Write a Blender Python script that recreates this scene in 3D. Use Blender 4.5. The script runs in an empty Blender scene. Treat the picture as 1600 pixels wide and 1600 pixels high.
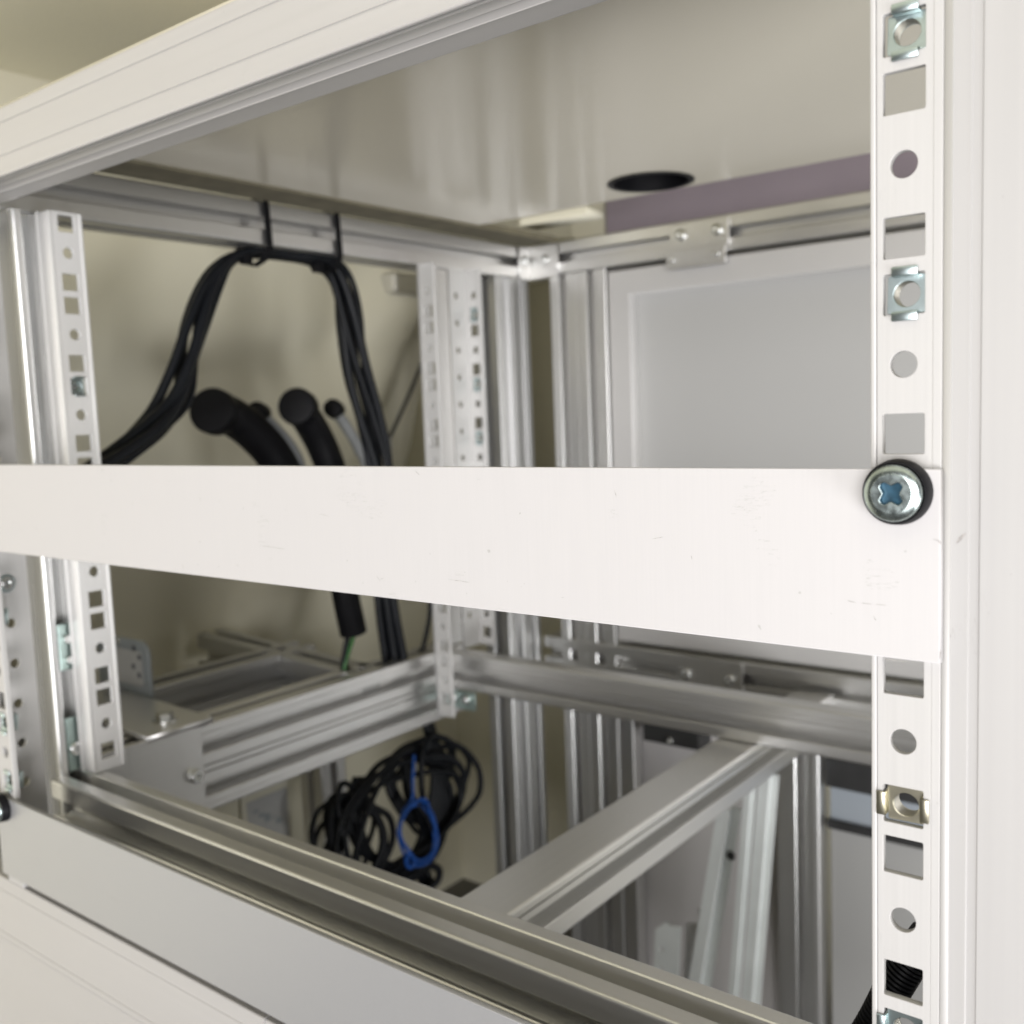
import bpy, bmesh, math, random
from mathutils import Vector, Matrix
random.seed(7)
S = 0.001                                   # everything below is in millimetres
sc = bpy.context.scene
col = sc.collection

# ------------------------------------------------------------------ camera
R = Matrix(((0.7883926709375956, 0.6139718784391027, -0.03841261378562812),
            (0.03172797810209545, -0.10294153260736522, -0.9941812592631183),
            (-0.6143535885932767, 0.7825864638175174, -0.1006384361571485)))
F = 1556.0055861124247
CAM = Vector((70.36463, -236.55934, -51.67533))
cam_d = bpy.data.cameras.new('camera')
cam = bpy.data.objects.new('camera', cam_d); col.objects.link(cam)
m = Matrix((R[0], -Vector(R[1]), -Vector(R[2]))).transposed().to_4x4()
m.translation = CAM * S
cam.matrix_world = m
cam_d.sensor_width = 36; cam_d.lens = F / 1600 * 36
cam_d.clip_start = 0.01; cam_d.clip_end = 60
cam_d.dof.use_dof = True
cam_d.dof.focus_distance = 0.285
cam_d.dof.aperture_fstop = 14.5
sc.camera = cam

RT = R.transposed()
def pt(px, py, ax, val):
    """the point of the photograph's pixel (px, py) that lies on the plane axis = val"""
    d = RT @ Vector(((px - 800) / F, (py - 800) / F, 1))
    t = (val - CAM[ax]) / d[ax]
    return CAM + d * t
def pX(px, py, v): return pt(px, py, 0, v)
def pY(px, py, v): return pt(px, py, 1, v)
def pZ(px, py, v): return pt(px, py, 2, v)

# ------------------------------------------------------------------ materials
def mat(name, color, rough=.5, metal=0., noise=None, streak=None, bump=0., var=.05, scale=40, spec=.5, rvar=0.):
    M = bpy.data.materials.new(name); M.use_nodes = True
    nt = M.node_tree; N = nt.nodes; L = nt.links
    b = N['Principled BSDF']
    b.inputs['Roughness'].default_value = rough
    b.inputs['Metallic'].default_value = metal
    b.inputs['Specular IOR Level'].default_value = spec
    tc = N.new('ShaderNodeTexCoord'); mp = N.new('ShaderNodeMapping')
    L.new(tc.outputs['Object'], mp.inputs['Vector'])
    st = streak or (1, 1, 1)
    mp.inputs['Scale'].default_value = st
    nz = N.new('ShaderNodeTexNoise'); nz.inputs['Scale'].default_value = scale; nz.inputs['Detail'].default_value = 5
    L.new(mp.outputs['Vector'], nz.inputs['Vector'])
    rp = N.new('ShaderNodeValToRGB')
    rp.color_ramp.elements[0].position = .3; rp.color_ramp.elements[1].position = .7
    c = Vector(color)
    rp.color_ramp.elements[0].color = (*(c * (1 - var)), 1); rp.color_ramp.elements[1].color = (*[min(1, q) for q in c * (1 + var)], 1)
    L.new(nz.outputs['Fac'], rp.inputs['Fac']); L.new(rp.outputs['Color'], b.inputs['Base Color'])
    if rvar:
        mr = N.new('ShaderNodeMapRange'); mr.inputs['From Min'].default_value = .3; mr.inputs['From Max'].default_value = .7
        mr.inputs['To Min'].default_value = rough - rvar; mr.inputs['To Max'].default_value = rough + rvar
        L.new(nz.outputs['Fac'], mr.inputs['Value']); L.new(mr.outputs['Result'], b.inputs['Roughness'])
    if bump:
        bp = N.new('ShaderNodeBump'); bp.inputs['Strength'].default_value = bump; bp.inputs['Distance'].default_value = .0004
        L.new(nz.outputs['Fac'], bp.inputs['Height']); L.new(bp.outputs['Normal'], b.inputs['Normal'])
    return M

def scratched(M, amount=.35, scale=55, mscale=(1, 1, 1)):
    """small dark scuffs and scratches worn into a plate"""
    nt = M.node_tree; N = nt.nodes; L = nt.links; b = N['Principled BSDF']
    src = b.inputs['Base Color'].links[0].from_socket
    tc = N.new('ShaderNodeTexCoord'); mp = N.new('ShaderNodeMapping'); mp.inputs['Scale'].default_value = mscale
    mp.inputs['Rotation'].default_value = (0.4, 0.9, 0.3)
    L.new(tc.outputs['Object'], mp.inputs['Vector'])
    v = N.new('ShaderNodeTexVoronoi'); v.feature = 'DISTANCE_TO_EDGE'; v.inputs['Scale'].default_value = scale
    nz = N.new('ShaderNodeTexNoise'); nz.inputs['Scale'].default_value = 30; nz.inputs['Detail'].default_value = 3
    wv = N.new('ShaderNodeMix'); wv.data_type = 'VECTOR'; wv.inputs[0].default_value = .06
    L.new(mp.outputs['Vector'], wv.inputs[4]); L.new(nz.outputs['Color'], wv.inputs[5])
    L.new(wv.outputs[1], v.inputs['Vector'])
    l1 = N.new('ShaderNodeMath'); l1.operation = 'LESS_THAN'; l1.inputs[1].default_value = .010
    L.new(v.outputs['Distance'], l1.inputs[0])
    nb = N.new('ShaderNodeTexNoise'); nb.inputs['Scale'].default_value = 45; nb.inputs['Detail'].default_value = 2
    L.new(tc.outputs['Object'], nb.inputs['Vector'])
    mk = N.new('ShaderNodeMath'); mk.operation = 'GREATER_THAN'; mk.inputs[1].default_value = .635
    L.new(nb.outputs['Fac'], mk.inputs[0])
    an = N.new('ShaderNodeMath'); an.operation = 'MULTIPLY'; L.new(l1.outputs[0], an.inputs[0]); L.new(mk.outputs[0], an.inputs[1])
    sp = N.new('ShaderNodeTexNoise'); sp.inputs['Scale'].default_value = 420; sp.inputs['Detail'].default_value = 1
    L.new(tc.outputs['Object'], sp.inputs['Vector'])
    s2 = N.new('ShaderNodeMath'); s2.operation = 'GREATER_THAN'; s2.inputs[1].default_value = .80
    L.new(sp.outputs['Fac'], s2.inputs[0])
    mx0 = N.new('ShaderNodeMath'); mx0.operation = 'MAXIMUM'; L.new(an.outputs[0], mx0.inputs[0]); L.new(s2.outputs[0], mx0.inputs[1])
    am = N.new('ShaderNodeMath'); am.operation = 'MULTIPLY'; am.inputs[1].default_value = amount; L.new(mx0.outputs[0], am.inputs[0])
    mx = N.new('ShaderNodeMix'); mx.data_type = 'RGBA'
    L.new(am.outputs[0], mx.inputs[0]); L.new(src, mx.inputs[6]); mx.inputs[7].default_value = (.22, .21, .19, 1)
    L.new(mx.outputs[2], b.inputs['Base Color'])
    return M

ALU = (.74, .735, .72)
M = dict(
    alu_x=mat('anodised aluminium drawn along x', ALU, .36, .96, streak=(.6, 60, 60), scale=8, var=.02, bump=.012, rvar=.02),
    alu_y=mat('anodised aluminium drawn along y', ALU, .36, .96, streak=(60, .6, 60), scale=8, var=.02, bump=.012, rvar=.02),
    alu_z=mat('anodised aluminium drawn along z', ALU, .36, .96, streak=(60, 60, .6), scale=8, var=.02, bump=.012, rvar=.02),
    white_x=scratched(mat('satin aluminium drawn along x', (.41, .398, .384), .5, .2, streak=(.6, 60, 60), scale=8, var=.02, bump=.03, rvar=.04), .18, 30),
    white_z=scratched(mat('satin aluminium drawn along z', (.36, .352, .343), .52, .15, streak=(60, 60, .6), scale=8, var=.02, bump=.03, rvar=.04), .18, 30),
    rail=scratched(mat('brushed rail aluminium', (.42, .412, .40), .50, .15, streak=(90, 90, .5), scale=10, var=.03, bump=.03, rvar=.04), .2, 40),
    rail_in=mat('pale rail aluminium', (.66, .655, .64), .42, .3, streak=(60, 60, .5), scale=10, var=.02, bump=.01, rvar=.02),
    panel=scratched(mat('brushed panel aluminium', (.45, .438, .434), .56, .08, streak=(230, 230, 4), scale=9, var=.014, bump=.02, rvar=.03), .38, 42),
    panel_low=scratched(mat('plain panel aluminium', (.36, .36, .363), .40, .45, streak=(40, 40, 40), scale=20, var=.01, bump=.006, rvar=.008), .12, 42),
    zinc=mat('bright zinc', (.46, .54, .54), .3, 1., scale=300, var=.08, bump=.05),
    zinc_y=mat('yellow passivated zinc', (.50, .47, .36), .28, 1., scale=200, var=.12, bump=.05),
    zinc_g=mat('dull green zinc', (.40, .50, .47), .35, .9, scale=200, var=.12, bump=.05),
    thread=mat('dark thread', (.30, .29, .25), .35, 1., scale=300, var=.1),
    zinc_s=mat('screw zinc', (.40, .46, .45), .26, 1., scale=500, var=.12, bump=.06, rvar=.06),
    steel=mat('screw steel', (.72, .73, .72), .25, 1., scale=300, var=.06, bump=.03),
    recess=mat('blue passivated recess', (.03, .085, .13), .3, .4, scale=400, var=.45),
    black=mat('black cable sheath', (.005, .006, .008), .45, 0, scale=60, var=.2, bump=.05, spec=.22),
    rubber=mat('black plastic', (.005, .005, .006), .5, 0, scale=90, var=.2, spec=.15),
    shade=mat('dark brown edge shading', (.15, .135, .09), .8, 0, scale=60, var=.2, bump=.2),
    bright=mat('bright polished aluminium', (.9, .9, .89), .26, .7, streak=(60, 60, .6), scale=8, var=.01, bump=.006, rvar=.02),
    pale=mat('pale painted strip', (.82, .85, .83), .4, .1, scale=40, var=.04),
    frame=mat('pale anodised door frame', (.62, .61, .595), .42, .3, scale=30, var=.015),
    olive=mat('dark olive shading', (.27, .25, .17), .5, 0, scale=6, var=.08),
    scuff=mat('scuffed metal', (.30, .285, .27), .5, .1, scale=900, var=.35),
    post_grey=mat('dull anodised post', (.52, .52, .51), .42, .8, streak=(60, 60, .6), scale=8, var=.02, bump=.01, rvar=.02),
    dark=mat('dark plate', (.05, .05, .05), .5, .3, scale=30, var=.2),
    cream=mat('cream painted steel', (.74, .71, .575), .36, 0, scale=3, var=.05, bump=.1),
    ceil=mat('cream ceiling lining', (.82, .79, .63), .8, 0, scale=900, var=.05, bump=.5),
    purple=mat('mauve lining', (.31, .265, .31), .6, 0, scale=6, var=.10),
    topboard=mat('glossy pale board', (.72, .675, .56), .19, 0, scale=4, var=.02, spec=.6),
    greypanel=mat('pale grey panel', (.45, .448, .435), .34, 0, scale=3, var=.02, spec=.4),
    greywall=mat('warm grey lining', (.68, .655, .64), .6, 0, scale=5, var=.04),
    bluegrey=mat('blue grey panel', (.40, .44, .48), .35, 0, scale=5, var=.04),
    floor=mat('dark floor', (.16, .155, .15), .7, 0, scale=20, var=.15),
    blue=mat('blue cord', (.01, .08, .36), .4, 0, scale=60, var=.15),
    green=mat('green wire', (.03, .15, .03), .4, 0, scale=60, var=.15),
    guard=mat('grey plastic guard', (.33, .36, .37), .35, 0, scale=60, var=.06),
    label=mat('pale sticker', (.50, .50, .48), .5, 0, scale=60, var=.04),
    ink=mat('grey ink', (.12, .12, .13), .6, 0, scale=60, var=.1),
    pvc=mat('grey pvc', (.30, .31, .31), .4, 0, scale=40, var=.06),
)

# ------------------------------------------------------------------ mesh helpers
def link(name, me, material, parent=None, smooth=None):
    o = bpy.data.objects.new(name, me); col.objects.link(o)
    if material: me.materials.append(material)
    if smooth:
        me.polygons.foreach_set('use_smooth', [True] * len(me.polygons))
        me.set_sharp_from_angle(angle=math.radians(smooth))
    if parent: o.parent = parent
    return o
def bm_obj(name, bm, material, parent=None, smooth=None, recalc=True):
    if recalc: bmesh.ops.recalc_face_normals(bm, faces=bm.faces)
    bmesh.ops.scale(bm, vec=(S, S, S), verts=bm.verts)
    me = bpy.data.meshes.new(name); bm.to_mesh(me); bm.free()
    return link(name, me, material, parent, smooth)
def tag(o, label, cat, group=None, kind=None):
    o['label'] = label; o['category'] = cat
    if group: o['group'] = group
    if kind: o['kind'] = kind
    return o
def thing(name, label, cat, loc=(0, 0, 0), group=None):
    """an Empty at the base of a thing; its parts keep their millimetre coordinates"""
    o = bpy.data.objects.new(name, None); col.objects.link(o)
    o.empty_display_size = .01
    return tag(o, label, cat, group)
def structure(name, bm, material, smooth=None):
    o = bm_obj(name, bm, material, None, smooth); o['kind'] = 'structure'
    return o

def add_box(bm, a, b, bev=0.):
    a, b = Vector([min(x, y) for x, y in zip(a, b)]), Vector([max(x, y) for x, y in zip(a, b)])
    r = bmesh.ops.create_cube(bm, size=1)
    vs = r['verts']
    for v in vs: v.co = Vector([(a[i] + b[i]) / 2 + v.co[i] * (b[i] - a[i]) for i in range(3)])
    if bev:
        es = list({e for v in vs for e in v.link_edges})
        bmesh.ops.bevel(bm, geom=es, offset=bev, segments=2, affect='EDGES', profile=.5)
def box(name, a, b, material, parent=None, bev=.4):
    bm = bmesh.new(); add_box(bm, a, b, bev); return bm_obj(name, bm, material, parent)

def side_points(length, slots, grooves, r):
    """outline of one side as (along, inward) from its first corner to just before the next"""
    P = []
    P = [(r * (1 - math.cos(math.pi / 4)), r * (1 - math.sin(math.pi / 4))), (r * .62, r * .08), (r, 0)] if r else [(0, 0)]
    items = [(c, 's', w, sh) for c, w, sh in slots] + [(c, 'g', w, d) for c, w, d in grooves]
    for c, k, w, q in sorted(items, key=lambda i: i[0]):
        h = w / 2
        if k == 's':
            if isinstance(q, list): sh = q
            elif q == 't':
                cw = h + 3.4
                sh = [(-h - .5, 0), (-h, .5), (-h, 2.2), (-cw, 2.4), (-cw, 5), (-h, 10.6), (h, 10.6), (cw, 5), (cw, 2.4), (h, 2.2), (h, .5), (h + .5, 0)]
            else:
                sh = [(-h - .4, 0), (-h, .4), (-h, 2), (-h + .6, 2.6), (-h + .6, 3.4), (-h, 4), (-h + 1.5, 9), (h - 2, 9.5), (h, 7), (h, 1), (h + .7, 0)]
        else:
            sh = [(-h, 0), (-h + min(.25, h * .5), q), (h - min(.25, h * .5), q), (h, 0)]
        P += [(c + s, d) for s, d in sh]
    P += [(length - r, 0), (length - r * .62, r * .08)] if r else []
    return P

def profile_outline(W, H, b=(), r=(), t=(), l=(), gb=(), gr=(), gt=(), gl=(), rad=1.6):
    P = []
    P += [(u, d) for u, d in side_points(W, b, gb, rad)]
    P += [(W - d, v) for v, d in side_points(H, r, gr, rad)]
    P += [(W - u, H - d) for u, d in side_points(W, [(W - c, w, q) for c, w, q in t], [(W - c, w, q) for c, w, q in gt], rad)]
    P += [(d, H - v) for v, d in side_points(H, [(H - c, w, q) for c, w, q in l], [(H - c, w, q) for c, w, q in gl], rad)]
    return P

def extrusion(bm, axis, lo, hi, W, H, **kw):
    """an aluminium profile between the corners lo and hi; axis is the direction it was drawn in"""
    out = profile_outline(W, H, **kw)
    a = 'xyz'.index(axis); ua, va = {0: (1, 2), 1: (0, 2), 2: (0, 1)}[a]
    ring = []
    for e in (lo[a], hi[a]):
        vs = []
        for u, v in out:
            c = [0, 0, 0]; c[a] = e; c[ua] = lo[ua] + u; c[va] = lo[va] + v
            vs.append(bm.verts.new(c))
        ring.append(vs)
    n = len(out)
    bm.faces.new(ring[0]); bm.faces.new(ring[1])
    for i in range(n):
        bm.faces.new((ring[0][i], ring[0][(i + 1) % n], ring[1][(i + 1) % n], ring[1][i]))
def beam(name, axis, lo, hi, material, parent=None, **kw):
    a = 'xyz'.index(axis); ua, va = {0: (1, 2), 1: (0, 2), 2: (0, 1)}[a]
    bm = bmesh.new(); extrusion(bm, axis, lo, hi, hi[ua] - lo[ua], hi[va] - lo[va], **kw)
    return bm_obj(name, bm, material, parent)

def curve_mesh(cu):
    o = bpy.data.objects.new('curve', cu)
    me = bpy.data.meshes.new_from_object(o)
    bpy.data.objects.remove(o); bpy.data.curves.remove(cu)
    return me
def plate_bm(outer, holes, th, bev=0., plane='xz', off=0.):
    """flat plate with holes; outer and holes are lists of (u, v); it fills off .. off+th along the third axis"""
    cu = bpy.data.curves.new('plate', 'CURVE'); cu.dimensions = '2D'; cu.fill_mode = 'BOTH'
    cu.extrude = max(th / 2 - bev, .001); cu.bevel_depth = bev; cu.bevel_resolution = 1
    for pts in [outer] + holes:
        s = cu.splines.new('POLY'); s.points.add(len(pts) - 1); s.use_cyclic_u = True
        for p, (u, v) in zip(s.points, pts): p.co = (u, v, 0, 1)
    me = curve_mesh(cu)
    bm = bmesh.new(); bm.from_mesh(me); bpy.data.meshes.remove(me)
    bmesh.ops.remove_doubles(bm, verts=bm.verts, dist=.0005)
    for v in bm.verts:
        u, w, d = v.co.x, v.co.y, v.co.z + th / 2 + off
        v.co = {'xz': (u, d, w), 'yz': (d, u, w), 'xy': (u, w, d)}[plane]
    return bm
def plate(name, outer, holes, th, material, parent=None, bev=.2, plane='xz', off=0.):
    return bm_obj(name, plate_bm(outer, holes, th, bev, plane, off), material, parent)
def merge(bm, other):
    me = bpy.data.meshes.new('tmp'); other.to_mesh(me); other.free(); bm.from_mesh(me); bpy.data.meshes.remove(me)
def rect(u0, v0, u1, v1): return [(u0, v0), (u1, v0), (u1, v1), (u0, v1)]
def rrect(u0, v0, u1, v1, r, n=5):
    P = []
    for cx, cy, a0 in ((u1 - r, v0 + r, -90), (u1 - r, v1 - r, 0), (u0 + r, v1 - r, 90), (u0 + r, v0 + r, 180)):
        for k in range(n + 1):
            a = math.radians(a0 + 90 * k / n); P.append((cx + r * math.cos(a), cy + r * math.sin(a)))
    return P
def circ(u, v, r, n=28): return [(u + r * math.cos(2 * math.pi * k / n), v + r * math.sin(2 * math.pi * k / n)) for k in range(n)]

def catmull(P, n=8, closed=False):
    P = [Vector(p) for p in P]; out = []
    N = len(P)
    for i in range(N if closed else N - 1):
        if closed: a, b, c, d = P[i - 1], P[i], P[(i + 1) % N], P[(i + 2) % N]
        else:
            b, c = P[i], P[i + 1]; a = P[i - 1] if i else b * 2 - c; d = P[i + 2] if i + 2 < N else c * 2 - b
        for k in range(n):
            t = k / n
            out.append(.5 * ((2 * b) + (c - a) * t + (2 * a - 5 * b + 4 * c - d) * t * t + (3 * b - a - 3 * c + d) * t ** 3))
    if not closed: out.append(P[-1])
    return out
def tube_bm(P, r, closed=False, res=3, n=8, smooth=True):
    cu = bpy.data.curves.new('tube', 'CURVE'); cu.dimensions = '3D'
    cu.bevel_depth = r; cu.bevel_resolution = res; cu.use_fill_caps = True
    Q = catmull(P, n, closed) if smooth else [Vector(p) for p in P]
    s = cu.splines.new('POLY'); s.points.add(len(Q) - 1); s.use_cyclic_u = closed
    for p, q in zip(s.points, Q): p.co = (*q, 1)
    me = curve_mesh(cu); bm = bmesh.new(); bm.from_mesh(me); bpy.data.meshes.remove(me)
    return bm
def tube(name, P, r, material, parent=None, closed=False, res=3, n=8, smooth=True):
    return bm_obj(name, tube_bm(P, r, closed, res, n, smooth), material, parent, 50)
def lathe_bm(prof, origin, axis, n=36):
    """prof: (radius, height) pairs turned round axis ('x','y','z' or a vector); heights grow along it"""
    ax = Vector({'x': (1, 0, 0), 'y': (0, 1, 0), 'z': (0, 0, 1), '-y': (0, -1, 0), '-x': (-1, 0, 0), '-z': (0, 0, -1)}[axis]) if isinstance(axis, str) else Vector(axis).normalized()
    q = ax.to_track_quat('Z', 'Y'); bm = bmesh.new(); rings = []
    for r, h in prof:
        if r < 1e-6: rings.append([bm.verts.new(q @ Vector((0, 0, h)) + Vector(origin))]); continue
        rings.append([bm.verts.new(q @ Vector((r * math.cos(2 * math.pi * k / n), r * math.sin(2 * math.pi * k / n), h)) + Vector(origin)) for k in range(n)])
    for A, B in zip(rings, rings[1:]):
        for k in range(n):
            f = [A[k % len(A)], A[(k + 1) % len(A)], B[(k + 1) % len(B)], B[k % len(B)]]
            f = [v for i, v in enumerate(f) if v not in f[:i]]
            if len(f) > 2: bm.faces.new(f)
    for Rg in (rings[0], rings[-1]):
        if len(Rg) > 2: bm.faces.new(Rg)
    return bm
def lathe(name, prof, origin, axis, material, parent=None, n=36): return bm_obj(name, lathe_bm(prof, origin, axis, n), material, parent, 40)

def cap_screw(origin, axis, material, parent, r=4.2, h=3.6, name='screw'):
    """a small button-head or socket screw with a hex socket"""
    prof = [(r, 0), (r, h * .55), (r * .93, h * .85), (r * .8, h), (r * .45, h), (r * .40, h * .45), (0, h * .45)]
    return lathe(name, prof, origin, axis, material, parent, 24)

# ------------------------------------------------------------------ setting: the van round the cabinet
def bumpy_wall(name, u0, u1, v0, v1, nu, nv, fn, material):
    bm = bmesh.new(); g = []
    for i in range(nu + 1):
        row = []
        for j in range(nv + 1):
            u = u0 + (u1 - u0) * i / nu; v = v0 + (v1 - v0) * j / nv
            row.append(bm.verts.new(fn(u, v)))
        g.append(row)
    for i in range(nu):
        for j in range(nv): bm.faces.new((g[i][j], g[i + 1][j], g[i + 1][j + 1], g[i][j + 1]))
    return structure(name, bm, material, 60)
def sm(a, b, x):
    t = max(0, min(1, (x - a) / (b - a))); return t * t * (3 - 2 * t)
# left side of the van: painted steel with a pressed swage and a leaning pillar
def wall_left(u, v):
    lean = 40 * sm(-300, 240, v)
    sw = 14 * (sm(-60, -20, v - .15 * u) - sm(60, 110, v - .15 * u))
    pil = 26 * (sm(0, 40, u - 330 - .55 * (v + 260)) - sm(90, 130, u - 330 - .55 * (v + 260)))
    return (-770 + lean + sw + pil, u, v)
bumpy_wall('wall_left', -500, 760, -720, 260, 60, 50, wall_left, M['cream'])
bumpy_wall('wall_back', -790, 320, -720, 260, 2, 2, lambda u, v: (u, 700, v), M['cream'])
bumpy_wall('ceiling', -800, 420, -420, 720, 20, 20, lambda u, v: (u, v, 215 + 18 * math.sin((u + 60) / 170.)), M['ceil'])
bumpy_wall('floor', -800, 420, -420, 720, 2, 2, lambda u, v: (u, v, -660), M['floor'])
box('bulkhead_lining', (pY(946, 330, 622).x, 622, 60), (280, 634, 180), M['purple'], None, 1)['kind'] = 'structure'

box('side_light_blocker', (-790, -6, -660), (-516, 12, 66), M['cream'], None, 1)['kind'] = 'structure'  # unseen board added to block front light from the left wall

# ------------------------------------------------------------------ aluminium frame
GF = 'aluminium profile bars of the frame'
T = lambda c, w=8.2: (c, w, 't')
o = beam('frame_beam', 'x', (-760, .4, 68.5), (120, 28.5, 98.8), M['white_x'], None, b=[(9, 12, [(-7.4, 0), (-7.3, 4.5), (-5.3, 4.5), (-5.1, .3), (-4.3, .3), (-4.2, 7), (-2, 9), (1.5, 8), (4, 4.8), (5.3, 2.2), (5.35, 4), (6.0, 4), (6.1, .1), (6.3, -.25), (6.9, -.25), (7.2, .5)])],
         gl=[(8.6, 1.0, .45), (23.3, 1.0, .45)], rad=.9)
tag(o, 'pale top front beam with two fine lines, running above the opening', 'frame beam', GF)
o = beam('frame_post', 'z', (8.95, .5, -520), (69, 60, 66.5), M['white_z'], None, gb=[(6.25, 2.5, .4), (43, 2.5, .4)], rad=.6)
tag(o, 'wide white post at the right edge beside the sharp perforated rail', 'frame post', GF)
o = beam('frame_beam', 'y', (-518, 28.8, 68.5), (-489, 513, 97.5), M['alu_y'], None, r=[T(14.5)], b=[T(14.5)])
tag(o, 'upper left beam that the black cables are tied to', 'frame beam', GF)
o = beam('frame_beam', 'x', (-520, 515, 69.5), (150, 545, 98.5), M['alu_x'], None, b=[T(15)], l=[T(14.5)])
tag(o, 'upper back beam above the hinged panel', 'frame beam', GF)
o = beam('frame_post', 'z', (-510, 36, -520), (-480, 60, 68.2), M['bright'], None, r=[T(9.5, 9)], b=[])
tag(o, 'shiny left post with zinc brackets in its slot', 'frame post', GF)
o = beam('frame_beam', 'x', (-479.6, 30, -280), (68, 56, -250), M['alu_x'], None, l=[T(14.5, 10)], t=[(13.2, 10, [(-5.3, 0), (-4.8, .5), (-3.6, 8), (3, 8.5), (7, 5.5), (7, 2.6), (4.7, 2.2), (4.7, .5), (5.2, 0)])])
tag(o, 'lower front beam with long grooves just behind the lower blank panel', 'frame beam', GF)
o = beam('frame_beam', 'y', (-519, 66.5, -309), (-489.5, 402, -250), M['alu_y'], None, r=[T(15, 9), T(44, 9)], t=[T(14.7)], gr=[(27.3, 1.6, 2.5), (31.7, 1.6, 2.5), (5.5, 1, .6), (53.5, 1, .6)])
tag(o, 'lower left double slot beam running back above the cable coil', 'frame beam', GF)
o = beam('frame_beam', 'x', (-489, 372, -281), (120, 388, -250), M['alu_x'], None, l=[T(12.5, 9)], gl=[(21.5, 1.0, 1.0), (25.5, .8, .5)])
tag(o, 'middle crosswise beam behind the opening that the diagonal bar runs under', 'frame beam', GF)
o = beam('frame_beam', 'y', (-236, 34, -311), (-206, 514.5, -281.4), M['alu_y'], None, r=[T(15.5, 9)], gr=[(24.5, 1.2, 1.5)], rad=1.8)
tag(o, 'bar with a plain flat top running back through the lower opening', 'frame beam', GF)
o = beam('frame_beam', 'x', (-486, 515, -295), (150, 545, -266), M['alu_x'], None, l=[T(14, 9)], t=[T(15)])
tag(o, 'lower back beam carrying the dark joint plate', 'frame beam', GF)
o = beam('frame_post', 'z', (-518, 466, -640), (-489.2, 514.4, 68.2), M['post_grey'], None, r=[T(15, 11), T(37, 7)], b=[T(14.5)], gr=[(26.5, 1.6, 2), (45, 1.0, .8)])
tag(o, 'back corner post with a dark slot, under the corner bracket', 'frame post', GF)
xb0, xb1 = pY(863, 600, 515).x, pY(950, 600, 515).x
o = beam('frame_post', 'z', (xb0, 515.5, -640), (xb1, 545, 69.2), M['alu_z'], None, b=[T(14), T(44)], gb=[(29, 1.4, .5)])
tag(o, 'wide double slot post left of the hinged panel', 'frame post', GF)
xr0, xr1 = pY(1212, 1200, 515).x, pY(1279, 1200, 515).x
o = beam('frame_post', 'z', (xr0, 515.5, -640), (xr1, 545, -295.4), M['alu_z'], None, b=[T(21, 9)], gb=[(33, 1.4, .5)])
tag(o, 'lower back post at the edge of the lower grey panel', 'frame post', GF)
o = beam('frame_post', 'z', (-496, 387, -249), (-492, 408, 68.2), M['alu_z'], None, rad=.8)
tag(o, 'slim flat upright between the two blurred back rails', 'frame post', GF)
o = beam('frame_beam', 'y', (-632, -40, -280), (-600, 330, -249), M['post_grey'], None, r=[T(16, 15)], t=[T(16, 12)])
tag(o, 'outer left beam beyond the lower left beam, seen past the perforated rail', 'frame beam', GF)
# skewed beam toward the van side
bm = bmesh.new(); extrusion(bm, 'x', (-740, 0, -284), (-500, 30, -250), 30, 34, l=[T(15, 12)], t=[T(15)], rad=2)
for v in bm.verts:
    v.co.y += 306 - (v.co.x + 740) * .108
o = bm_obj('frame_beam', bm, M['post_grey'])
tag(o, 'dark far beam slanting toward the cream van side behind the cables', 'frame beam', GF)
# beam under the lower panel
o = beam('frame_beam', 'x', (-760, .4, -334), (-256, 28, -296.8), M['white_x'], None, gl=[(37 - 33, .7, .3), (37 - 7.5, .7, .3)], rad=.8)
tag(o, 'white beam face under the lower blank panel, bottom left corner', 'frame beam', GF)
o = beam('frame_beam', 'x', (-255.6, .8, -334), (60, 28, -297.2), M['white_x'], None, rad=.8)
tag(o, 'white beam piece butted to the right end of the beam under the lower panel', 'frame beam', GF)
o = box('skirt_board', (-760, 1.2, -560), (60, 8, -334.6), M['white_x'], None, .5)
tag(o, 'white skirt board below the bottom beam', 'board')

# ------------------------------------------------------------------ top board, grommet
zt = 99.2
hole_c = (-277, 372); 
b = plate('top_board', [(-455, 5), (300, 5), (300, 414), (-455, 402)], [circ(*hole_c, 27)], 3, M['topboard'], None, .3, 'xy', zt)
tag(b, 'glossy pale board closing the top with a round hole', 'board')
o = box('shade_strip', (-488.7, 30, 97.6), (-455.6, 512, 103), M['shade'], None, .5)  # dark strip added to stand in for the shaded edge of the board
tag(o, 'added dark brown shade strip between the pale top board and the upper left beam', 'shade strip')
g = thing('cable_grommet', 'black round grommet set in the pale top board', 'grommet')
lathe('rim', [(26.6, -14), (26.8, .1), (29.5, .2), (29.3, .8), (27, 1), (25.6, .6), (25.4, -14)], (*hole_c, zt), '-z', M['rubber'], g, 40)
lathe('cap', [(25.3, -13.6), (25.3, -12.8), (12, -12.5), (0, -12.5)], (*hole_c, zt), '-z', M['rubber'], g, 40)
a = pY(780, 366, 440); c = pY(884, 342, 440)
o = plate('ledge_strip', [(a.x, 108), (c.x, 108), (c.x, 114), (a.x, 114)], [], 26, M['cream'], None, .6, 'xz', 470)
tag(o, 'cream ledge strip above the back corner bracket', 'ledge')
o = box('cream_lining', (pY(892, 350, 640).x, 640, 100), (pY(944, 350, 640).x, 646, 175), M['cream'], None, .6)
tag(o, 'small cream lining panel between the corner bracket and the mauve lining', 'panel')

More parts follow.
